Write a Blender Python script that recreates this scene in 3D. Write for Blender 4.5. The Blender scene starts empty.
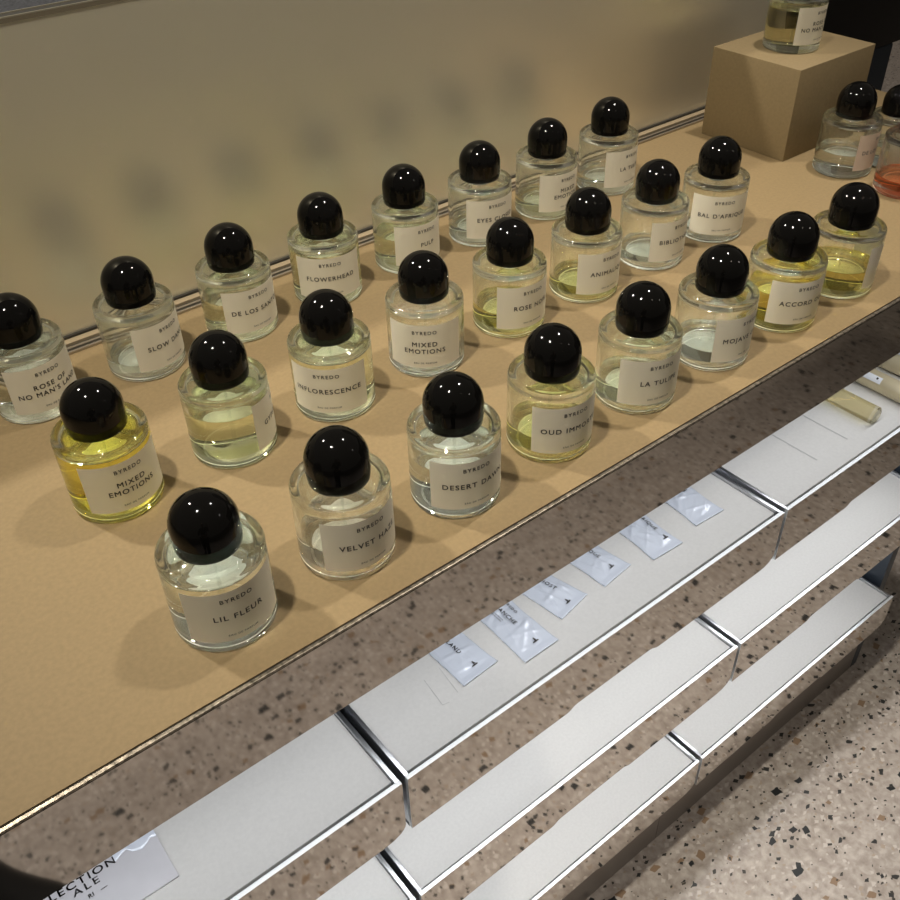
import bpy, bmesh, math, random
from mathutils import Matrix, Vector
random.seed(7)
S = bpy.context.scene
COL = S.collection
PI = math.pi
ZT = 0.885                       # table top above the floor

# ------------------------------------------------------------------ materials
def mat(name):
    m = bpy.data.materials.new(name); m.use_nodes = True
    nt = m.node_tree
    for n in list(nt.nodes): nt.nodes.remove(n)
    out = nt.nodes.new('ShaderNodeOutputMaterial')
    return m, nt, out
def principled(name, col, rough=.5, metal=0.0, spec=.5, noise=None, bump=None, coat=0.0):
    """noise = (scale, amount) colour variation; bump = (scale, strength, distance)"""
    m, nt, out = mat(name)
    p = nt.nodes.new('ShaderNodeBsdfPrincipled')
    p.inputs['Base Color'].default_value = (*col, 1)
    p.inputs['Roughness'].default_value = rough
    p.inputs['Metallic'].default_value = metal
    p.inputs['Specular IOR Level'].default_value = spec
    p.inputs['Coat Weight'].default_value = coat
    tc = nt.nodes.new('ShaderNodeTexCoord')
    if noise:
        n = nt.nodes.new('ShaderNodeTexNoise'); n.inputs['Scale'].default_value = noise[0]; n.inputs['Detail'].default_value = 6
        nt.links.new(tc.outputs['Object'], n.inputs['Vector'])
        r = nt.nodes.new('ShaderNodeValToRGB')
        a = noise[1]
        r.color_ramp.elements[0].position = .3; r.color_ramp.elements[1].position = .7
        r.color_ramp.elements[0].color = (*[c*(1-a) for c in col], 1)
        r.color_ramp.elements[1].color = (*[min(1, c*(1+a)) for c in col], 1)
        nt.links.new(n.outputs['Fac'], r.inputs['Fac']); nt.links.new(r.outputs['Color'], p.inputs['Base Color'])
    if bump:
        n = nt.nodes.new('ShaderNodeTexNoise'); n.inputs['Scale'].default_value = bump[0]; n.inputs['Detail'].default_value = 3
        nt.links.new(tc.outputs['Object'], n.inputs['Vector'])
        b = nt.nodes.new('ShaderNodeBump'); b.inputs['Strength'].default_value = bump[1]; b.inputs['Distance'].default_value = bump[2]
        nt.links.new(n.outputs['Fac'], b.inputs['Height']); nt.links.new(b.outputs['Normal'], p.inputs['Normal'])
    nt.links.new(p.outputs['BSDF'], out.inputs['Surface'])
    return m
def glass_mat(name, col=(1, 1, 1), ior=1.45, clear=.3, ccol=None):
    """solid glass; a share of the light goes straight through, as through thin walls"""
    m, nt, out = mat(name)
    g = nt.nodes.new('ShaderNodeBsdfGlass'); g.inputs['Color'].default_value = (*col, 1)
    g.inputs['IOR'].default_value = ior; g.inputs['Roughness'].default_value = 0.0
    t = nt.nodes.new('ShaderNodeBsdfTransparent'); t.inputs['Color'].default_value = (*(ccol or col), 1)
    x = nt.nodes.new('ShaderNodeMixShader'); x.inputs['Fac'].default_value = clear
    nt.links.new(g.outputs[0], x.inputs[1]); nt.links.new(t.outputs[0], x.inputs[2]); nt.links.new(x.outputs[0], out.inputs['Surface'])
    return m
def thin_mat(name, col, ior):
    """a thin clear wall: passes the light straight, mirrors a little by its angle"""
    m, nt, out = mat(name)
    f = nt.nodes.new('ShaderNodeFresnel'); f.inputs['IOR'].default_value = ior
    t = nt.nodes.new('ShaderNodeBsdfTransparent'); t.inputs['Color'].default_value = (*col, 1)
    g = nt.nodes.new('ShaderNodeBsdfGlossy'); g.inputs['Roughness'].default_value = 0
    x = nt.nodes.new('ShaderNodeMixShader')
    nt.links.new(f.outputs[0], x.inputs[0]); nt.links.new(t.outputs[0], x.inputs[1]); nt.links.new(g.outputs[0], x.inputs[2]); nt.links.new(x.outputs[0], out.inputs['Surface'])
    return m
def clear_mat(name, col):
    m, nt, out = mat(name)
    t = nt.nodes.new('ShaderNodeBsdfTransparent'); t.inputs['Color'].default_value = (*col, 1)
    nt.links.new(t.outputs[0], out.inputs['Surface'])
    return m
def paper_mat(name, col, trans):
    m, nt, out = mat(name)
    d = nt.nodes.new('ShaderNodeBsdfDiffuse'); d.inputs['Color'].default_value = (*col, 1)
    t = nt.nodes.new('ShaderNodeBsdfTranslucent'); t.inputs['Color'].default_value = (*col, 1)
    x = nt.nodes.new('ShaderNodeMixShader'); x.inputs['Fac'].default_value = trans
    nt.links.new(d.outputs[0], x.inputs[1]); nt.links.new(t.outputs[0], x.inputs[2]); nt.links.new(x.outputs[0], out.inputs['Surface'])
    return m
def terrazzo_mat():
    m, nt, out = mat('terrazzo')
    L = nt.links.new; N = nt.nodes.new
    p = N('ShaderNodeBsdfPrincipled'); p.inputs['Roughness'].default_value = .32; p.inputs['Specular IOR Level'].default_value = .35
    tc = N('ShaderNodeTexCoord')
    wn = N('ShaderNodeTexNoise'); wn.inputs['Scale'].default_value = 40
    L(tc.outputs['Object'], wn.inputs['Vector'])
    vs = N('ShaderNodeVectorMath'); vs.operation = 'MULTIPLY_ADD'
    vs.inputs[1].default_value = (.016, .016, .016)
    L(wn.outputs['Color'], vs.inputs[0]); L(tc.outputs['Object'], vs.inputs[2])
    # ground colour
    bn = N('ShaderNodeTexNoise'); bn.inputs['Scale'].default_value = 90; bn.inputs['Detail'].default_value = 8
    L(vs.outputs[0], bn.inputs['Vector'])
    br = N('ShaderNodeValToRGB')
    br.color_ramp.elements[0].position = .3; br.color_ramp.elements[0].color = (.285, .243, .215, 1)
    br.color_ramp.elements[1].position = .72; br.color_ramp.elements[1].color = (.485, .438, .40, 1)
    L(bn.outputs['Fac'], br.inputs['Fac'])
    cur = br.outputs['Color']
    def chips(cur, scale, sel, dist, col, seed, soft=.06):
        mp = N('ShaderNodeMapping'); mp.inputs['Location'].default_value = (seed, seed*1.7, seed*.3); mp.inputs['Rotation'].default_value = (0, 0, seed)
        mp.inputs['Scale'].default_value = (1, 1.35, 1)
        L(vs.outputs[0], mp.inputs['Vector'])
        v = N('ShaderNodeTexVoronoi'); v.inputs['Scale'].default_value = scale; v.voronoi_dimensions = '2D'
        v.distance = 'MANHATTAN'
        L(mp.outputs['Vector'], v.inputs['Vector'])
        sp = N('ShaderNodeSeparateColor'); L(v.outputs['Color'], sp.inputs[0])
        lt = N('ShaderNodeMath'); lt.operation = 'LESS_THAN'; lt.inputs[1].default_value = sel; L(sp.outputs[0], lt.inputs[0])
        # chip size varies with another random channel
        mul = N('ShaderNodeMath'); mul.operation = 'MULTIPLY_ADD'; mul.inputs[1].default_value = dist*.7; mul.inputs[2].default_value = dist*.45
        L(sp.outputs[1], mul.inputs[0])
        mr = N('ShaderNodeMath'); mr.operation = 'SUBTRACT'; L(mul.outputs[0], mr.inputs[0]); L(v.outputs['Distance'], mr.inputs[1])
        dv = N('ShaderNodeMath'); dv.operation = 'DIVIDE'; dv.inputs[1].default_value = soft; dv.use_clamp = True; L(mr.outputs[0], dv.inputs[0])
        f = N('ShaderNodeMath'); f.operation = 'MULTIPLY'; L(dv.outputs[0], f.inputs[0]); L(lt.outputs[0], f.inputs[1])
        mx = N('ShaderNodeMix'); mx.data_type = 'RGBA'
        L(f.outputs[0], mx.inputs[0]); L(cur, mx.inputs[6]); mx.inputs[7].default_value = (*col, 1)
        return mx.outputs[2]
    cur = chips(cur, 80, .30, .5, (.52, .475, .44), 3.1, .2)
    cur = chips(cur, 90, .14, .45, (.36, .295, .24), 8.3, .15)
    cur = chips(cur, 48, .055, .46, (.24, .165, .11), 5.2)
    cur = chips(cur, 70, .10, .45, (.035, .035, .035), 1.7)
    cur = chips(cur, 40, .075, .42, (.022, .024, .026), 11.9)
    cur = chips(cur, 140, .07, .5, (.05, .045, .04), 7.7)
    L(cur, p.inputs['Base Color'])
    L(p.outputs[0], out.inputs['Surface'])
    return m

M = {}
M['leather'] = principled('tan leather', (.236, .170, .088), .55, spec=.25, noise=(260, .07), bump=(900, .10, .0004))
M['block'] = principled('tan leather block', (.225, .168, .090), .55, spec=.25, noise=(260, .06), bump=(900, .10, .0004))
M['mirror'] = principled('tinted mirror', (.66, .615, .565), .035, 1.0)
M['lip'] = principled('bright metal edge', (.86, .89, .92), .38, .6)
M['steel'] = principled('brushed steel', (.55, .56, .58), .3, 1.0)
M['dark_gap'] = principled('dark metal', (.045, .055, .065), .4, .6)
M['slate'] = principled('dark slate lacquer', (.035, .048, .065), .45)
M['liner'] = principled('white leatherette', (.74, .735, .715), .6, spec=.3, noise=(300, .03), bump=(1200, .08, .0003))
M['trim'] = principled('worn bronze edge', (.30, .26, .21), .36, .85, noise=(260, .75))
M['rail'] = principled('anodised rail', (.42, .37, .31), .38, .85)
M['rail_dark'] = principled('dark groove', (.02, .018, .015), .5)
M['wall_metal'] = principled('satin champagne metal', (.90, .845, .68), .40, .82, bump=(3.0, .02, .02))
M['ledge'] = principled('dark speckled ledge', (.030, .031, .036), .6, spec=.2, noise=(500, .6))
M['top_band'] = principled('tan band', (.20, .17, .12), .45, .4)
M['top_edge'] = principled('thin polished edge', (.50, .46, .36), .35, .8)
M['rail_band'] = principled('tan rail band', (.33, .26, .17), .5, .2)
M['plinth'] = principled('grey plinth metal', (.28, .255, .235), .35, .7)
M['terrazzo'] = terrazzo_mat()
M['cap'] = principled('black lacquer', (.003, .0028, .0026), .06, spec=.2)
M['glass'] = glass_mat('bottle glass', (.985, 1, .99), 1.45, .10, (.97, .985, .975))
M['glass_inner'] = thin_mat('bottle glass inside', (.98, .99, .985), 1.3)
M['tube'] = glass_mat('clear dip tube', (.95, .96, .95), 1.02, .7)
M['collar'] = principled('pale sprayer collar', (.90, .92, .90), .3)
M['paper'] = paper_mat('label paper', (.84, .785, .66), .25)
M['paper_pink'] = paper_mat('rosy label paper', (.74, .60, .50), .30)
M['ink'] = principled('ink', (.03, .025, .025), .7)
M['foil'] = principled('pale blue foil', (.80, .86, .97), .24, .06, spec=.7)
M['catch'] = principled('pale catch plastic', (.60, .61, .56), .35)
M['card'] = principled('silvery card', (.70, .70, .74), .45, noise=(40, .04))
M['sleeve'] = glass_mat('clear sleeve', (1, 1, 1), 1.2, .75)
M['black'] = principled('black lacquer panel', (.006, .006, .006), .4)
M['wallpaint'] = principled('dark wall paint', (.055, .045, .035), .7)
M['vial_glass'] = glass_mat('vial glass', (.96, .94, .86), 1.45, .3, (.97, .95, .86))
M['vial_liquid'] = clear_mat('amber vial liquid', (.95, .92, .80))
M['white_plastic'] = principled('white plastic', (.82, .85, .9), .35)
M['vial_label'] = principled('pale gold vial sleeve', (.62, .54, .36), .3, .3)
M['cloth'] = principled('dark cloth', (.012, .013, .015), .85, noise=(80, .3))
M['shoe'] = principled('black shoe leather', (.012, .012, .013), .5)
M['skin'] = principled('skin', (.55, .36, .26), .5)
M['hair'] = principled('dark hair', (.015, .011, .009), .6)
M['phone'] = principled('black phone', (.01, .01, .012), .2)

# ------------------------------------------------------------------ mesh helpers
def link(name, me, parent=None, loc=None):
    o = bpy.data.objects.new(name, me); COL.objects.link(o)
    if loc is not None: o.location = loc
    if parent: o.parent = parent
    return o
def tag(o, label=None, cat=None, group=None, kind=None):
    if label: o['label'] = label
    if cat: o['category'] = cat
    if group: o['group'] = group
    if kind: o['kind'] = kind
    return o
def empty(name, loc, rz=0.0):
    o = bpy.data.objects.new(name, None); COL.objects.link(o)
    o.location = loc; o.rotation_euler = (0, 0, rz); o.empty_display_size = .02
    return o
def finish(bm, name, mats, smooth=None):
    me = bpy.data.meshes.new(name)
    if smooth is not None:
        for f in bm.faces: f.smooth = True
        for e in bm.edges:
            if len(e.link_faces) == 2 and e.calc_face_angle(0) > math.radians(smooth): e.smooth = False
    bm.to_mesh(me); bm.free()
    for m in (mats if isinstance(mats, (list, tuple)) else [mats]): me.materials.append(m)
    return me
def add_box(bm, a, b, mi=0, bev=0.0):
    r = bmesh.ops.create_cube(bm, size=1)
    vs = r['verts']
    for v in vs:
        v.co = Vector([(a[i]+b[i])/2 + v.co[i]*(b[i]-a[i]) for i in range(3)])
    fs = set(f for v in vs for f in v.link_faces)
    for f in fs: f.material_index = mi
    if bev > 0:
        es = list(set(e for v in vs for e in v.link_edges))
        g = bmesh.ops.bevel(bm, geom=es, offset=bev, segments=2, affect='EDGES', profile=.5)
        for f in g['faces']: f.material_index = mi
def box(name, a, b, m, parent=None, bev=0.0, loc=None):
    bm = bmesh.new(); add_box(bm, a, b, 0, bev)
    return link(name, finish(bm, name, m, 40 if bev else None), parent, loc)
def lathe(bm, prof, seg=72, mi=0, flip=False):
    """profile of (r, z); going up on the outside gives outward normals"""
    rings = []
    for r, z in prof:
        if r < 1e-7: rings.append([bm.verts.new((0, 0, z))])
        else: rings.append([bm.verts.new((r*math.cos(2*PI*i/seg), r*math.sin(2*PI*i/seg), z)) for i in range(seg)])
    for A, B in zip(rings[:-1], rings[1:]):
        for i in range(seg):
            j = (i+1) % seg
            if len(A) == 1 and len(B) == 1: continue
            if len(A) == 1: vs = [A[0], B[j], B[i]]
            elif len(B) == 1: vs = [A[i], A[j], B[0]]
            else: vs = [A[i], A[j], B[j], B[i]]
            if flip: vs.reverse()
            f = bm.faces.new(vs); f.material_index = mi; f.smooth = True
def text_mesh(txt, space=1.0):
    """glyph outlines of the built-in font as (verts, faces, width, height) with cap height 1, centred on x, baseline 0"""
    cu = bpy.data.curves.new('t', 'FONT'); cu.body = txt; cu.align_x = 'CENTER'; cu.space_character = space
    cu.resolution_u = 3
    o = bpy.data.objects.new('t', cu); COL.objects.link(o)
    dg = bpy.context.evaluated_depsgraph_get(); dg.update()
    me = bpy.data.meshes.new_from_object(o.evaluated_get(dg))
    V = [v.co.copy() for v in me.vertices]; F = [tuple(p.vertices) for p in me.polygons]
    bpy.data.objects.remove(o); bpy.data.meshes.remove(me); bpy.data.curves.remove(cu)
    return V, F
_cap = [None]
def text(txt, cap, space=1.0, wide=1.0):
    if _cap[0] is None:
        V, F = text_mesh('H'); _cap[0] = max(v.y for v in V)
    V, F = text_mesh(txt, space)
    s = cap/_cap[0]
    xs = [v.x for v in V]; cx = (min(xs)+max(xs))/2
    return [((v.x-cx)*s*wide, v.y*s) for v in V], F
def put_text(bm, txt, cap, fn, mi, space=1.0, wide=1.0):
    V, F = text(txt, cap, space, wide)
    b = cap*.022                                   # a slightly heavier stroke
    for dx, dy in ((-b, -b), (b, -b), (b, b), (-b, b)):
        vs = [bm.verts.new(fn(x+dx, y+dy)) for x, y in V]
        for f in F:
            try: g = bm.faces.new([vs[i] for i in f]); g.material_index = mi
            except ValueError: pass

# ------------------------------------------------------------------ setting: floor, walls
bm = bmesh.new(); add_box(bm, (-5, -5, -.05), (9, 6, 0))
tag(link('floor', finish(bm, 'floor', M['terrazzo'])), 'polished terrazzo floor with dark chips', kind='structure')
for nm, a, b in (('wall_far', (-5, 6, 0), (9, 6.1, 3)), ('wall_right', (9, -5, 0), (9.1, 6, 3))):
    tag(box(nm, a, b, M['wallpaint']), 'dark shop wall', kind='structure')

YW = .494                       # front of the metal back panel
X0, X1 = -.85, 1.452            # ends of the counter top
XB = 1.33                       # right end of the metal back panel
# metal back panel with its top band and ledge
bm = bmesh.new(); add_box(bm, (X0, YW, ZT-.02), (XB, YW+.012, ZT+.2985))
wall = tag(link('wall_back', finish(bm, 'wall_back', M['wall_metal'])), 'satin champagne metal back panel behind the bottles', kind='structure')
bm = bmesh.new()
add_box(bm, (X0, YW-.0009, ZT+.2985), (XB, YW+.012, ZT+.3022), 0)
add_box(bm, (X0, YW-.0009, ZT+.3022), (XB, YW+.0008, ZT+.3032), 1)
add_box(bm, (X0, YW+.0008, ZT+.3022), (XB, YW+.012, ZT+.3026), 2)
add_box(bm, (X0, YW+.012, ZT+.2985), (XB, YW+.0132, ZT+.3036), 1)
tag(link('trim_2', finish(bm, 'trim_2', [M['top_band'], M['top_edge'], M['rail_dark']])), 'narrow polished edge along the top of the back panel', kind='structure')
tag(box('trim_3', (X0, YW+.0132, ZT-.02), (XB, YW+.40, ZT+.302), M['ledge']), 'dark speckled ledge behind the back panel', kind='structure')
# channel rail where panel meets the table
bm = bmesh.new()
y = YW-.0275
for d, z, mi in ((.0030, .0026, 0), (.0042, .0006, 1), (.0034, .0028, 0), (.0050, .0006, 1), (.0085, .0036, 2), (.0030, .0062, 1)):
    add_box(bm, (X0, y, ZT+.0002), (XB, y+d, ZT+z), mi); y += d
tag(link('trim_1', finish(bm, 'trim_1', [M['rail'], M['rail_dark'], M['rail_band']])), 'grooved metal channel between table and back panel', kind='structure')

# ------------------------------------------------------------------ the counter
XE = 1.213                      # right end of the drawers
counter = tag(empty('display_counter', (0, 0, 0)), 'long display counter with tan leather top, mirrored fronts and open drawers', 'counter')
tiers = [  # top of front, bottom of front, joints
    (ZT-.2292, ZT-.3090, [-.290, .2500, .7865, XE]),
    (ZT-.4410, ZT-.5168, [-.290, .2535, .7590, XE]),
    (ZT-.6670, ZT-.7330, [-.290, .2300, .7340, XE]),
]
box('countertop', (X0, .0035, ZT-.012), (X1, YW+.30, ZT), M['leather'], counter)
bm = bmesh.new()
add_box(bm, (X0, -.0006, ZT-.0030), (X1, .0026, ZT-.0004), 0, .0007)
add_box(bm, (X0, .0003, ZT-.0040), (X1, .0035, ZT-.0030), 1)
add_box(bm, (X0, .0026, ZT-.0030), (X1, .0035, ZT-.0012), 1)
link('edge_trim', finish(bm, 'edge_trim', [M['trim'], M['rail_dark']]), counter)
box('mirror_fascia', (X0, 0, ZT-.0828), (X1, .006, ZT-.0040), M['mirror'], counter)
box('underside', (X0, .006, ZT-.0800), (X1, YW+.012, ZT-.012), M['slate'], counter)
PY = .0285
bm = bmesh.new(); add_box(bm, (XE+.006, PY, 0), (XE+.026, YW, ZT-.08), 0, .001)
link('side_panel', finish(bm, 'side_panel', M['slate'], 40), counter)
box('back_board', (X0, YW-.02, 0), (XE+.006, YW, ZT-.08), M['slate'], counter)
bm = bmesh.new(); add_box(bm, (X0, PY, 0), (.7065, PY+.02, ZT-.735)); add_box(bm, (.7075, PY, 0), (XE+.0058, PY+.02, ZT-.735))
link('plinth', finish(bm, 'plinth', M['plinth']), counter)
GAP = .0062
for ti, (zt, zb, J) in enumerate(tiers):
    box('shelf', (X0, PY+.02, zb-.014), (XE+.0055, YW-.02, zb-.002), M['slate'], counter)
    for k in range(3):
        xa, xb = J[k]+GAP/2, J[k+1]-GAP/2
        T = .0042                                     # thickness of front and sides
        bm = bmesh.new()
        add_box(bm, (xa, T, zb-.0015), (xb, .44, zb+.004), 1)
        add_box(bm, (xa, T, zb+.004), (xa+T, .44, zt-.0004), 0, .0005)
        add_box(bm, (xb-T, T, zb+.004), (xb, .44, zt-.0004), 0, .0005)
        add_box(bm, (xa+T, .436, zb+.004), (xb-T, .44, zt-.0004), 0)
        dr = link('drawer', finish(bm, 'drawer', [M['steel'], M['slate']], 40), counter)
        # white liner, a little below the rim
        box('liner', (xa+T+.0006, T+(.0050 if ti == 0 else .0032), zt-.012), (xb-T-.0006, .434, zt-.0042), M['liner'], dr, .0008)
        # mirrored front with finger grip and clipped lower corner
        cxm = (xa+xb)/2; gw = .0615 if ti == 0 else .058
        out = [(xa, zb), (cxm-gw-.006, zb), (cxm-gw-.002, zb+.0012), (cxm-gw+.003, zb+.0042), (cxm-gw+.008, zb+.0050),
               (cxm+gw-.008, zb+.0050), (cxm+gw-.003, zb+.0042), (cxm+gw+.002, zb+.0012), (cxm+gw+.006, zb)]
        out += [(xb-.024, zb), (xb-.014, zb+.0012), (xb-.006, zb+.0045), (xb-.001, zb+.010), (xb, zb+.014), (xb, zt), (xa, zt)]
        bm = bmesh.new()
        A = [bm.verts.new((x, 0, z)) for x, z in out]; B = [bm.verts.new((x, T, z)) for x, z in out]
        f = bm.faces.new(A); f.material_index = 0
        f = bm.faces.new(B[::-1]); f.material_index = 1
        n = len(out)
        for i in range(n):
            j = (i+1) % n
            f = bm.faces.new((A[j], A[i], B[i], B[j])); f.material_index = 1
        bmesh.ops.recalc_face_normals(bm, faces=bm.faces)
        link('mirror_front', finish(bm, 'mirror_front', [M['mirror'], M['lip']]), dr)
        # small pale catch, a rounded tongue peeping out under the front
        if (ti, k) in ((0, 2), (1, 1)):
            bx = xa+.0885 if ti == 0 else xb-.056
            bm = bmesh.new()
            pr = [(.0125*math.cos(a), -.0085*math.sin(a)) for a in [PI*i/16 for i in range(17)]]
            F1 = [bm.verts.new((bx+x, .0048, zb-.0002+z)) for x, z in pr]; F2 = [bm.verts.new((bx+x, .0068, zb-.0002+z)) for x, z in pr]
            bm.faces.new(F1[::-1]); bm.faces.new(F2)
            for q in range(17):
                w_ = (q+1) % 17; bm.faces.new((F1[q], F1[w_], F2[w_], F2[q]))
            bmesh.ops.recalc_face_normals(bm, faces=bm.faces)
            link('catch', finish(bm, 'catch', M['catch']), dr)
# cool white light strips under the top and under each row of drawers
for z, e in ((ZT-.0835, 1.0), (ZT-.324, 1.0), (ZT-.532, 1.0)):
    ld = bpy.data.lights.new('strip_light', 'AREA'); ld.shape = 'RECTANGLE'; ld.size = XE+.25; ld.size_y = .012
    ld.energy = .88*e; ld.color = (.97, .98, 1.0)
    lo = bpy.data.objects.new('strip_light', ld); COL.objects.link(lo)
    lo.location = ((XE-.25)/2, .034, z); lo.rotation_euler = (math.radians(4), 0, 0)

# thin grey strips laid flat on the top row's liners
ZL = ZT-.2292-.0042
M['mark'] = principled('faint mark', (.56, .56, .55), .6)
def strip(p, q, w, z=ZL+.0003):
    bm = bmesh.new()
    d = Vector((q[0]-p[0], q[1]-p[1], 0)); n = Vector((-d.y, d.x, 0)).normalized()*w/2
    P, Q = Vector((*p, z)), Vector((*q, z))
    bm.faces.new([bm.verts.new(v) for v in (P+n, P-n, Q-n, Q+n)])
    link('liner_mark', finish(bm, 'liner_mark', M['mark']), counter)
for p, q, w in (((.9574, .103), (.9574, .0345), .0019), ((.8945, .103), (.8945, .0343), .0019), ((.330, .078), (.326, .044), .0005), ((.350, .080), (.346, .046), .0005), ((.326, .044), (.333, .0425), .0004)):
    strip(p, q, w)

# ------------------------------------------------------------------ perfume bottles
R = .0365; RI = .0330; HG = .0700
def glass_profile(level):
    p = [(0, .0012), (.018, .0012), (R-.006, .0004), (R-.0038, .0000), (R-.0020, .0003), (R-.0007, .0012), (R-.0001, .0028), (R, .0045),
         (R, .02), (R, .045), (R, .0655), (R-.0001, .0668), (R-.0005, .0681), (R-.0013, .0692), (R-.0024, .0698), (R-.0036, HG), (R-.0044, HG), (R-.006, HG-.0004), (R-.0075, HG-.0005), (.0120, HG-.0005), (.0108, HG-.0006),
         (.0105, HG-.0009), (.0105, .0668), (.0108, .0660), (.0118, .0655)]
    p += [(RI-.006, .0650), (RI-.0038, .0646), (RI-.0018, .0635), (RI-.0005, .0617), (RI, .0595)]
    if level <= .0125: level = None
    if level: p += [(RI, (level+.0595)/2), (RI, level)]
    else: p += [(RI, .035), (RI, .0140), (RI-.0008, .0112), (RI-.0026, .0092), (RI-.0055, .0082), (RI-.010, .0078), (0, .0075)]
    return p
_glass = {}
def glass_me(level):
    k = round(level, 4)
    if k not in _glass:
        bm = bmesh.new(); P = glass_profile(level); c = next(i for i, q in enumerate(P) if q == (.0105, .0668))
        lathe(bm, P[:c+1], 96, 0); lathe(bm, P[c:], 96, 1)
        me = finish(bm, 'glass_body', [M['glass'], M['glass']]); _glass[k] = me
    return _glass[k]
_tints = {}
def liquid_me(level, tint):
    k = (round(level, 4), tint)
    if k not in _tints:
        side = clear_mat('liquid side', tint)
        top = glass_mat('liquid surface', (1, 1, 1), 1.36, .25)
        bm = bmesh.new()
        lathe(bm, [(0, .0075), (RI-.010, .0078), (RI-.0055, .0082), (RI-.0026, .0092), (RI-.0008, .0112), (RI, .0140), (RI, level)], 96, 0)
        lathe(bm, [(RI, level), (RI-.0008, level-.0007), (RI-.0022, level-.0011), (0, level-.0012)], 96, 1)
        _tints[k] = finish(bm, 'liquid', [side, top])
    return _tints[k]
bm = bmesh.new()
RC = .02345; ZC = .0708; ZTOP = .1115
prof = [(0, ZC), (.012, ZC), (RC-.0022, ZC), (RC-.0012, ZC+.0004), (RC-.0007, ZC+.0014), (RC-.0003, ZC+.006), (RC, ZC+.012), (RC, ZTOP-RC)]
prof += [(RC*math.cos(a), ZTOP-RC+RC*math.sin(a)) for a in [PI/2*i/20 for i in range(1, 20)]] + [(0, ZTOP)]
lathe(bm, prof, 80)
CAP = finish(bm, 'cap', M['cap'], 60)
bm = bmesh.new(); lathe(bm, [(0, .0585), (.0060, .0585), (.0064, .0590), (.0066, .0610), (.0128, .0612), (.0134, .0618), (.0134, .0646), (.0128, .0652), (.0106, .0653), (.01035, .0664), (.01035, .0702), (0, .0702)], 48)
COLLAR = finish(bm, 'spray_collar', M['collar'], 40)
bm = bmesh.new(); lathe(bm, [(0, .0086), (.0012, .0086), (.0012, .0585), (0, .0585)], 14)
TUBE = finish(bm, 'dip_tube', M['tube'], 40)
bm = bmesh.new(); lathe(bm, [(0, .0003), (.0276, .0003), (.0278, .0005), (.0276, .0007), (0, .0007)], 64)
M['sticker'] = principled('white sticker', (.93, .95, .94), .6)
STICKER = finish(bm, 'base_sticker', M['sticker'], 40)
LZ0, LZ1, LHALF = .0115, .0572, math.radians(59.3)
def label_me(lines, pink=False):
    bm = bmesh.new(); n = 40; r = R+.00015
    ring = []
    for i in range(n+1):
        a = -LHALF + 2*LHALF*i/n
        ring.append((bm.verts.new((r*math.cos(a), r*math.sin(a), LZ0)), bm.verts.new((r*math.cos(a), r*math.sin(a), LZ1))))
    for i in range(n):
        f = bm.faces.new((ring[i][0], ring[i+1][0], ring[i+1][1], ring[i][1])); f.smooth = True
    def wrap(z0):
        rr = R+.00032
        return lambda x, y: (rr*math.cos(x/R), rr*math.sin(x/R), z0+y)
    put_text(bm, 'BYREDO', .0034, wrap(.0478), 1, 1.32)
    if len(lines) == 1: put_text(bm, lines[0], .0045, wrap(.0318), 1, 1.22, 1.06)
    elif len(lines) == 2:
        put_text(bm, lines[0], .0045, wrap(.0348), 1, 1.22, 1.07); put_text(bm, lines[1], .0045, wrap(.0274), 1, 1.18, 1.06)
    put_text(bm, 'EAU DE PARFUM', .0016, wrap(.0162), 1, 1.3)
    return finish(bm, 'label', [M['paper_pink' if pink else 'paper'], M['ink']])
def bottle(x, y, z, az, lines, level, tint, label, pink=False):
    t = tag(empty('perfume_bottle', (x, y, z), math.radians(az)), label, 'perfume bottle', 'perfume testers with black dome caps')
    link('glass_body', glass_me(level), t)
    if level > .0125: link('liquid', liquid_me(level, tint), t)
    link('base_sticker', STICKER, t)
    link('cap', CAP, t); link('spray_collar', COLLAR, t); link('dip_tube', TUBE, t)
    if lines is not None: link('label', label_me(lines, pink), t)
    return t
CL = (.97, .98, .95); PALE = (.95, .955, .84); YEL = (.93, .90, .58); STR = (.96, .91, .42); GRN = (.93, .94, .79)
XS = [.1502, .2560, .3610, .4664, .5715, .6765, .7810, .8827]
YB, YC, YD = .4047, .2335, .0645
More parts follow.
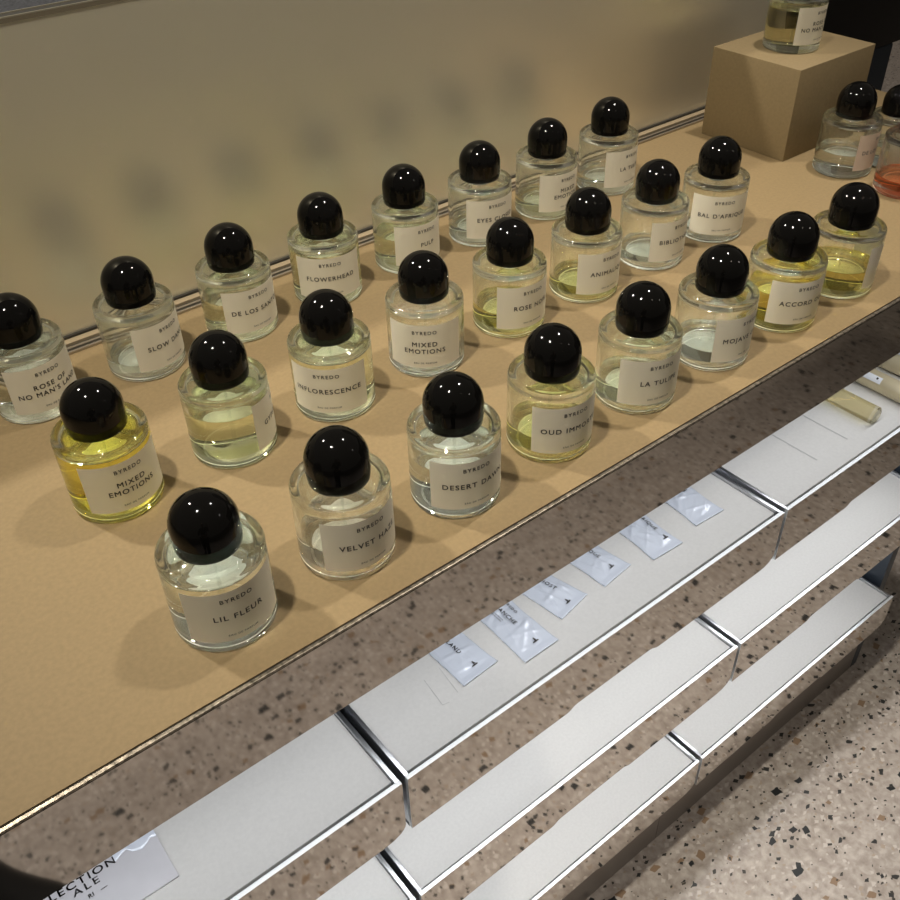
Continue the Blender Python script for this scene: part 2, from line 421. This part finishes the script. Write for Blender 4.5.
rows = [
 # x, y, azimuth of the label's middle, lines, liquid level, tint, label
 (.1460, .4080, -77, ['ROSE OF', "NO MAN\u2019S LAND"], .056, CL, 'clear bottle by the metal panel, cut off by the left edge of the photo'),
 (.2522, .4046, -62.5, ['SLOW DANCE'], .018, CL, 'nearly empty bottle by the metal panel, second from its left end'),
 (.3568, .4047, -80, ['DE LOS SANTOS'], .042, PALE, 'bottle by the metal panel, third from left, just over half full'),
 (.4621, .4052, -113, ['FLOWERHEAD'], .058, PALE, 'brim-full pale yellow bottle by the metal panel, fourth from left'),
 (.5692, .4064, -86.5, ['PULP'], .040, PALE, 'half full pale bottle by the metal panel, one short word on its label'),
 (.6726, .4025, -95, ['EYES CLOSED'], .020, CL, 'bottle by the metal panel, third from the right end of that row'),
 (.7774, .4031, -85.5, ['MIXED', 'EMOTIONS'], .020, PALE, 'bottle by the metal panel, second from the right end, two-line label'),
 (.8831, .4033, -80, ['LA TULIPE'], .020, CL, 'bottle by the metal panel, last at the right end of that row'),
 (.1495, .2362, -84.5, ['MIXED', 'EMOTIONS'], .060, STR, 'bright yellow full bottle at the left end of the middle row'),
 (.2552, .2343, -23, ['GYPSY WATER'], .049, GRN, 'bottle turned so its label faces right, second in the middle row'),
 (.3580, .2323, -129.5, ['INFLORESCENCE'], .060, PALE, 'full bottle in the middle row, one long word across its label'),
 (.4644, .2339, -128.5, ['MIXED', 'EMOTIONS'], .000, CL, 'clear bottle in mid row, label squarely facing the viewer'),
 (.5696, .2337, -91, ['ROSE NOIR'], .026, YEL, 'pale yellow bottle in the middle row, fifth from left'),
 (.6748, .2326, -88, ['ANIMALIQUE'], .019, YEL, 'bottle with a little yellow perfume, sixth in the middle row'),
 (.7808, .2344, -82, ['BIBLIOTH\u00c8QUE'], .016, CL, 'clear almost empty bottle, seventh in the middle row'),
 (.8816, .2327, -122, ["BAL D\u2019AFRIQUE"], .000, CL, 'empty clear bottle at the right end of the middle row'),
 (.1556, .0648, -95, ['LIL FLEUR'], .060, CL, 'brim-full clear bottle nearest the viewer, left end of the front row'),
 (.2588, .0646, -89, ['VELVET HAZE'], .028, (.97, .93, .86), 'bottle with faintly pinkish perfume, second from left in the front row'),
 (.3630, .0637, -100, ['DESERT DAWN'], .046, CL, 'clear two-thirds full bottle, third from left in the front row'),
 (.4676, .0654, -98, ['OUD IMMORTEL'], .024, YEL, 'bottle with a third of yellowish perfume, fourth in the front row'),
 (.5731, .0645, -103.5, ['LA TULIPE'], .024, PALE, 'bottle with pale perfume, fifth from left in the front row'),
 (.6775, .0640, -81, ['MOJAVE GHOST'], .021, CL, 'clear bottle, third from the right in the front row'),
 (.7820, .0629, -106, ['ACCORD OUD'], .040, (.95, .87, .45), 'golden yellow bottle, second from the right in the front row'),
 (.8828, .0632, -47, [], .030, (.95, .90, .55), 'yellow bottle with label turned away, right end of the front row'),
 (1.1500, .2355, -69, ['DE LOS SANTOS'], .030, CL, 'clear bottle standing in front of the tan block, rosy label', True),
 (1.2178, .2140, -40, [], .030, CL, 'clear bottle mostly hidden behind the one before the tan block'),
 (1.1512, .1478, 20, [], .020, (.98, .50, .28), 'bottle with orange perfume cut off by the right edge of the photo'),
]
for i, b in enumerate(rows):
    o = bottle(b[0], b[1], ZT, *b[2:])
    if i == 25: o.scale = (.88, .88, .88)          # a smaller flask

# ------------------------------------------------------------------ tan block with a bottle on top
bm = bmesh.new(); add_box(bm, (1.1120, .2985, ZT), (1.2770, .4370, ZT+.1188), 0, .0012)
tag(link('display_block', finish(bm, 'display_block', M['block'], 40)), 'tan leather covered block raising one bottle above the counter', 'display block')
bottle(1.1850, .3680, ZT+.1188, -83, ['ROSE OF', "NO MAN\u2019S LAND"], .052, (.97, .94, .76), 'yellow bottle standing on top of the tan leather block')

# ------------------------------------------------------------------ foil sachets on the top middle drawer
def sachet(cx, y0, rz, W, Lg, seed, big, small, label, notch=True, tilt=0.0):
    """lies with its open end towards the viewer; y runs back under the counter"""
    rnd = random.Random(seed)
    nx, ny = 36, 60
    ph = [(rnd.uniform(.3, .9), rnd.uniform(0, PI), rnd.uniform(0, 6.28), rnd.uniform(70, 190)) for _ in range(7)]
    def hgt(x, y, flat=False):
        u = x/(W/2); v = y/Lg
        e = max(0, 1-u**4)*max(0, min(1, (v-.10)/.16))*max(0, min(1, (.93-v)/.15))
        h = .0032*e
        if flat: return .0012+h+.0013
        for a, th, p, f in ph:
            s = math.sin((x*math.cos(th)+y*math.sin(th))*f+p)
            h += .00095*a*max(-.35, 1-abs(s)*3.2)*(.20+.80*e)
        if v < .10: h += .0013*(1-v/.10) + .00012*math.sin(x*2600)
        return .0012+max(0, h)
    def wid(y):
        v = y/Lg
        return 1 - .055*math.sin(PI*min(1, max(0, (v-.06)/.88)))*(1+.3*math.sin(seed+v*9))
    bm = bmesh.new(); top = []; bot = []
    for j in range(ny+1):
        y = Lg*j/ny
        top.append([bm.verts.new((W*(i/nx-.5)*wid(y), y, hgt(W*(i/nx-.5), y))) for i in range(nx+1)])
        bot.append([bm.verts.new((W*(i/nx-.5)*wid(y), y, .0004+(.0010 if j == 0 else 0))) for i in range(nx+1)])
    for j in range(ny):
        for i in range(nx):
            bm.faces.new((top[j][i], top[j][i+1], top[j+1][i+1], top[j+1][i])).smooth = True
            bm.faces.new((bot[j][i], bot[j+1][i], bot[j+1][i+1], bot[j][i+1])).smooth = True
    for j in range(ny):
        bm.faces.new((top[j][0], top[j+1][0], bot[j+1][0], bot[j][0])); bm.faces.new((top[j][nx], bot[j][nx], bot[j+1][nx], top[j+1][nx]))
    for i in range(nx):
        bm.faces.new((top[0][i], bot[0][i], bot[0][i+1], top[0][i+1])); bm.faces.new((top[ny][i], top[ny][i+1], bot[ny][i+1], bot[ny][i]))
    # printing reads towards the viewer: text +x runs along -y, text up along +x
    def tp(x0, yc):
        def fn(u, v):
            X, Y = x0+v, yc-u
            return (X*wid(Y), Y, hgt(X, Y, True))
        return fn
    for txt, cap, x0, yend, sp in big:
        V, _ = text(txt, cap, sp); hw = max(a for a, _b in V)
        put_text(bm, txt, cap, tp(x0, yend+hw), 1, sp)
    if notch:                                     # tear mark: a bar with a stem and a small arrow
        nx0, ny0 = notch if isinstance(notch, tuple) else (.004, .0125)
        def q(pts):
            try:
                g = bm.faces.new([bm.verts.new((x, y, hgt(x, y, True))) for x, y in pts]); g.material_index = 1
            except ValueError: pass
        q([(nx0-.0035, ny0-.0007), (nx0+.0035, ny0-.0007), (nx0+.0035, ny0+.0005), (nx0-.0035, ny0+.0005)])
        q([(nx0-.0006, ny0+.0005), (nx0+.0006, ny0+.0005), (nx0+.0006, ny0+.0042), (nx0-.0006, ny0+.0042)])
        q([(nx0+.0006, ny0+.0012), (nx0+.0022, ny0+.0005), (nx0+.0006, ny0+.0034)])
    for f in bm.faces:
        if f.material_index == 1: f.normal_update(); 
    o = link('sample_sachet', finish(bm, 'sample_sachet', [M['foil'], M['ink']]), None, (cx, y0, ZL+.0003))
    o.rotation_euler = (0, 0, rz)
    tag(o, label, 'sachet', 'foil sachets laid in a row in the drawer')
    return o
SW, SL = .0438, .078
sachet(.3763, .0480, math.radians(3), SW, SL, 1, [('BYREDO', .0032, .0128, .052, 1.25), ('ROSE OF', .0042, .0040, .0480, 1.2), ('NO MAN\u2019S LAND', .0044, -.0022, .0300, 1.22)], None, 'crumpled foil sachet nearest the drawer joint, left end of the row', (.0018, .011))
sachet(.4398, .0305, math.radians(0), SW, SL+.012, 2, [('BYREDO', .0034, .0108, .0510, 1.25), ('BLANCHE', .0046, -.0010, .0405, 1.2), ('EAU DE PARFUM', .0013, -.0072, .0520, 1.2), ('PERFUME SAMPLE', .0013, -.0098, .0520, 1.2)], None, 'smooth foil sachet pulled furthest forward, second from left', (.0027, .0126))
sachet(.5050, .0515, math.radians(10), SW, SL, 3, [('MOJAVE GHOST', .0046, .0024, .0278, 1.22)], None, 'foil sachet lying askew, third from left in the row', (0, .0087))
sachet(.5708, .0535, math.radians(6), SW, SL, 4, [('ANIMALIQUE', .0044, .0028, .0295, 1.2)], None, 'foil sachet fourth from left with a dark tear mark', (.004, .012))
sachet(.6388, .0440, math.radians(-3), SW, SL, 5, [('BAL D\u2019AFRIQUE', .0046, .0100, .0302, 1.25)], None, 'foil sachet second from right in the row, long creases', (.0108, .0152))
sachet(.7150, .0495, math.radians(-4), SW, SL, 6, [], None, 'unprinted foil sachet last on the right in its drawer', (.007, .047))

# ------------------------------------------------------------------ card on the left drawer
bm = bmesh.new()
add_box(bm, (-.120, 0, 0), (.060, .105, .0022), 0, .0005)
def tc(x0, y0): return lambda x, y: (x0+x, y0+y, .0025)
V, _f = text('COLLECTION', .0064, 1.22, 1.22)
put_text(bm, 'COLLECTION', .0064, tc(.0240-max(a for a, b in V), .0420), 1, 1.22, 1.22)
put_text(bm, 'ALE', .0060, tc(-.0028, .0345), 2, 1.3, 1.25)
put_text(bm, 'RI   \u2014', .0036, tc(.0035, .0262), 2, 1.1)
M['ink_soft'] = principled('grey ink', (.16, .16, .17), .7)
# raised folded film along the upper right
pts = [(.0238, .0425), (.0265, .0432), (.0300, .0455), (.0349, .0468), (.0385, .0420), (.0420, .0405), (.0459, .0392), (.0510, .0415), (.0550, .0445), (.0598, .0425)]
A = [bm.verts.new((x, y, .0027)) for x, y in pts]; B = [bm.verts.new((x, y+.0022, .0042)) for x, y in pts]; C_ = [bm.verts.new((x, .1045, .0030)) for x, y in pts]
for i in range(len(pts)-1):
    for P, Q in ((A, B), (B, C_)):
        f = bm.faces.new((P[i], P[i+1], Q[i+1], Q[i])); f.smooth = True; f.material_index = 3
card = link('printed_card', finish(bm, 'printed_card', [M['card'], M['ink'], M['ink_soft'], M['foil']], 40), None, (0, .0500, ZL+.0003))
card.rotation_euler = (0, 0, math.radians(-1.0))
tag(card, 'silvery printed card lying flat in the left drawer', 'card')

# ------------------------------------------------------------------ vials on the top right drawer
def vial(x0, y0, rz, r, Lg, label, sleeve=False):
    """lies on its side, closed end at the origin towards the viewer, running back along +y"""
    t = tag(empty('perfume_vial', (x0, y0, ZL+.0002), rz), label, 'vial', 'glass sample vials in the right drawer')
    rot = Matrix.Translation((0, 0, r)) @ Matrix.Rotation(-PI/2, 4, 'X')
    def lay(name, prof, m, seg=40):
        bm = bmesh.new(); lathe(bm, prof, seg); bmesh.ops.transform(bm, matrix=rot, verts=bm.verts)
        return link(name, finish(bm, name, m, 40), t)
    ri = r-.0012
    lay('glass_tube', [(0, .0015), (r*.6, .0012), (r*.86, 0), (r, .0012), (r, Lg-.012), (r*.8, Lg-.008), (r*.62, Lg-.006), (r*.62, Lg)], M['vial_glass'])
    lay('liquid', [(0, .009), (ri*.7, .0082), (ri*.95, .0092), (ri, .011), (ri, Lg-.016), (0, Lg-.016)], M['vial_liquid'])
    lay('vial_cap', [(0, Lg-.004), (r*.78, Lg-.004), (r*.78, Lg+.016), (r*.7, Lg+.017), (0, Lg+.017)], M['black'])
    if sleeve: lay('paper_sleeve', [(r+.0002, .004), (r+.0003, .0045), (r+.0003, Lg-.016), (r+.0002, Lg-.0155)], M['vial_label'])
    return t
vial(1.0100, .0310, 0, .0120, .100, 'glass vial with amber perfume, nearest the middle drawer')
v = vial(1.0780, .0200, 0, .0125, .110, 'vial in a pale gold sleeve with a white paper strip', True)
bm = bmesh.new(); r_ = .0130
for y0, y1, a0, a1, mi, rr in ((.0440, .092, 118, 158, 0, r_), (.0490, .0515, 126, 138, 1, r_+.0002)):
    n = 10; prev = None
    for q in range(n+1):
        a = math.radians(a0+(a1-a0)*q/n)
        cur = (bm.verts.new((rr*math.cos(a), y0, .0125+rr*math.sin(a))), bm.verts.new((rr*math.cos(a), y1, .0125+rr*math.sin(a))))
        if prev: f = bm.faces.new((prev[0], prev[1], cur[1], cur[0])); f.material_index = mi; f.smooth = True
        prev = cur
link('paper_strip', finish(bm, 'paper_strip', [M['white_plastic'], M['ink']]), v)
vial(1.1330, .0280, 0, .0120, .100, 'vial in a pale gold sleeve, furthest along the right drawer', True)

# ------------------------------------------------------------------ dark cabinet behind on the right
cab = tag(empty('dark_cabinet', (2.75, 1.3, 0)), 'black shop cabinet standing behind the counter on the right', 'cabinet')
box('base', (-.85, -.30, 0), (-.10, .3, .59), M['slate'], cab, .004)
box('upper_body', (-.85, -.30, .59), (.85, .3, 2.2), M['black'], cab, .004)

# ------------------------------------------------------------------ the customer, seen only in the mirrored front
def skinned(name, pts, edges, m, parent, lev=2, root=0):
    me = bpy.data.meshes.new(name); me.from_pydata([p[:3] for p in pts], edges, [])
    o = bpy.data.objects.new(name, me); COL.objects.link(o)
    md = o.modifiers.new('skin', 'SKIN'); md.use_smooth_shade = True
    for i, p in enumerate(pts):
        sv = me.skin_vertices[0].data[i]; sv.radius = (p[3], p[4] if len(p) > 4 else p[3]); sv.use_root = (i == root)
    sb = o.modifiers.new('sub', 'SUBSURF'); sb.levels = lev; sb.render_levels = lev
    dg = bpy.context.evaluated_depsgraph_get(); dg.update()
    new = bpy.data.meshes.new_from_object(o.evaluated_get(dg)); new.name = name
    bpy.data.objects.remove(o); bpy.data.meshes.remove(me)
    new.materials.clear(); new.materials.append(m)
    for p in new.polygons: p.use_smooth = True
    return link(name, new, parent)
HX, HY = -.270, -.74
body = [(HX, HY, .93, .13, .10), (HX, HY-.01, 1.10, .12, .09), (HX, HY-.02, 1.28, .14, .10), (HX, HY-.01, 1.40, .09, .07), (HX+.01, HY+.02, 1.47, .05), (HX+.02, HY+.05, 1.56, .075, .09), (HX+.02, HY+.05, 1.65, .07, .085),
        (HX+.09, HY, .86, .085), (HX+.10, HY+.10, .48, .058), (HX+.11, HY+.11, .09, .040), (HX-.09, HY, .86, .085), (HX-.10, HY+.03, .48, .058), (HX-.12, HY+.02, .09, .040),
        (HX+.18, HY, 1.36, .052), (HX+.25, HY+.08, 1.14, .040), (HX+.29, HY+.24, 1.30, .030), (HX+.300, HY+.268, 1.345, .024),
        (HX-.18, HY, 1.36, .052), (HX-.24, HY+.06, 1.10, .040), (HX-.14, HY+.20, 1.02, .030), (HX-.12, HY+.24, 1.01, .024)]
bedges = [(0, 1), (1, 2), (2, 3), (3, 4), (4, 5), (5, 6), (0, 7), (7, 8), (8, 9), (0, 10), (10, 11), (11, 12), (2, 13), (13, 14), (14, 15), (15, 16), (2, 17), (17, 18), (18, 19), (19, 20)]
per = skinned('person', body, bedges, M['skin'], None)
tag(per, 'person in dark clothes, seen only as a reflection low in the mirrored front', 'person')
tro = [(HX, HY, .95, .155, .13), (HX+.09, HY, .84, .105), (HX+.10, HY+.10, .48, .085), (HX+.115, HY+.115, .12, .075), (HX-.09, HY, .84, .105), (HX-.10, HY+.03, .48, .085), (HX-.12, HY+.02, .12, .075)]
skinned('trousers', tro, [(0, 1), (1, 2), (2, 3), (0, 4), (4, 5), (5, 6)], M['cloth'], per)
jac = [(HX, HY, .98, .165, .135), (HX, HY-.01, 1.12, .145, .12), (HX, HY-.02, 1.30, .165, .125), (HX, HY-.01, 1.42, .085, .075), (HX+.19, HY, 1.37, .072), (HX+.245, HY+.08, 1.14, .058), (HX+.285, HY+.22, 1.28, .044), (HX-.19, HY, 1.37, .072), (HX-.245, HY+.06, 1.10, .058), (HX-.15, HY+.18, 1.03, .044)]
skinned('jacket', jac, [(0, 1), (1, 2), (2, 3), (2, 4), (4, 5), (5, 6), (2, 7), (7, 8), (8, 9)], M['cloth'], per)
for dx, dy, tx in ((.115, .115, .125), (-.12, .02, -.03)):
    skinned('shoe', [(HX+dx, HY+dy-.05, .045, .042), (HX+dx+tx*.3, HY+dy+.07, .042, .046, .040), (HX+dx+tx, HY+dy+.17, .034, .040, .030)], [(0, 1), (1, 2)], M['shoe'], per)
skinned('hair', [(HX+.02, HY+.03, 1.66, .078, .095), (HX+.02, HY-.005, 1.60, .074, .07), (HX+.02, HY-.01, 1.52, .06, .05)], [(0, 1), (1, 2)], M['hair'], per)
for k, (fx, fz) in enumerate(((-.008, .030), (.004, .036), (.014, .034), (.022, .026))):    # right hand fingers around the phone
    skinned('finger', [(HX+.300+fx*.6, HY+.272, 1.352, .0095), (HX+.300+fx, HY+.290, 1.352+fz*.6, .0085), (HX+.297+fx, HY+.300, 1.352+fz, .0070)], [(0, 1), (1, 2)], M['skin'], per, 1)
skinned('thumb', [(HX+.285, HY+.270, 1.345, .0105), (HX+.270, HY+.285, 1.362, .0095), (HX+.267, HY+.298, 1.378, .0080)], [(0, 1), (1, 2)], M['skin'], per, 1)

# ------------------------------------------------------------------ camera
cam_d = bpy.data.cameras.new('camera'); cam = bpy.data.objects.new('camera', cam_d); COL.objects.link(cam)
Rw = Matrix(((0.7817627855457784, -0.6231476186002921, -0.023108279219583847), (-0.40556509695403964, -0.4799492235852026, -0.7779239647373137), (0.4736706654083254, 0.6175239171179898, -0.6279333663048079)))
Rc = Rw.transposed() @ Matrix(((1, 0, 0), (0, -1, 0), (0, 0, -1)))
mw = Rc.to_4x4(); mw.translation = Vector((0.00381772, -0.39898025, 0.51426698+ZT))
cam.matrix_world = mw
cam_d.sensor_fit = 'HORIZONTAL'; cam_d.sensor_width = 36; cam_d.lens = 958.8664/900*36; cam_d.clip_start = .01
S.camera = cam

# ------------------------------------------------------------------ light
def spot(loc, target, power, size, blend, radius, col):
    ld = bpy.data.lights.new('ceiling_and_fill_spot', 'SPOT'); ld.energy = power; ld.spot_size = math.radians(size); ld.spot_blend = blend
    ld.shadow_soft_size = radius; ld.color = col
    o = bpy.data.objects.new('ceiling_and_fill_spot', ld); COL.objects.link(o); o.location = loc
    o.rotation_euler = (Vector(target)-Vector(loc)).to_track_quat('-Z', 'Y').to_euler()
W = (1.0, .93, .79)
spot((-.35, 1.50, ZT+2), (.50, .38, ZT), 150, 48, 1, .058, W)
spot((-.28, -.05, ZT+2), (.54, .30, ZT), 155, 46, 1, .058, W)
spot((1.35, .15, ZT+2), (.88, -.02, ZT), 112, 64, 1, .058, (1, .93, .83))
spot((.80, -1.20, ZT+2), (1.00, -.12, 0), 11, 42, 1, .03, (1, .86, .70))
spot((-.90, -2.20, ZT+2), (-.20, -.60, 0), 170, 44, 1, .03, (1, .93, .84))  # added lamp, placed to brighten the left floor that the mirrors reflect
spot((2.60, -2.00, ZT+2), (.8, -.05, ZT-.4), 9, 46, 1, .03, (1, .93, .84))  # weak added fill from the front, for the label sides
spot((4.30, 1.60, ZT+2), (4.2, 1.70, 0), 60, 60, 1, .03, (1, .90, .78))  # added lamp, only there to lift the dark floor far right
S.cycles.max_bounces = 24; S.cycles.transmission_bounces = 24; S.cycles.transparent_max_bounces = 24; S.cycles.glossy_bounces = 8
w = bpy.data.worlds.new('shop_light'); S.world = w; w.use_nodes = True
w.node_tree.nodes['Background'].inputs[0].default_value = (1.0, .90, .76, 1)
w.node_tree.nodes['Background'].inputs[1].default_value = .11
S.cycles.sample_clamp_indirect = 0.0
S.view_settings.view_transform = 'Standard'
S.view_settings.look = 'None'
S.view_settings.exposure = .10
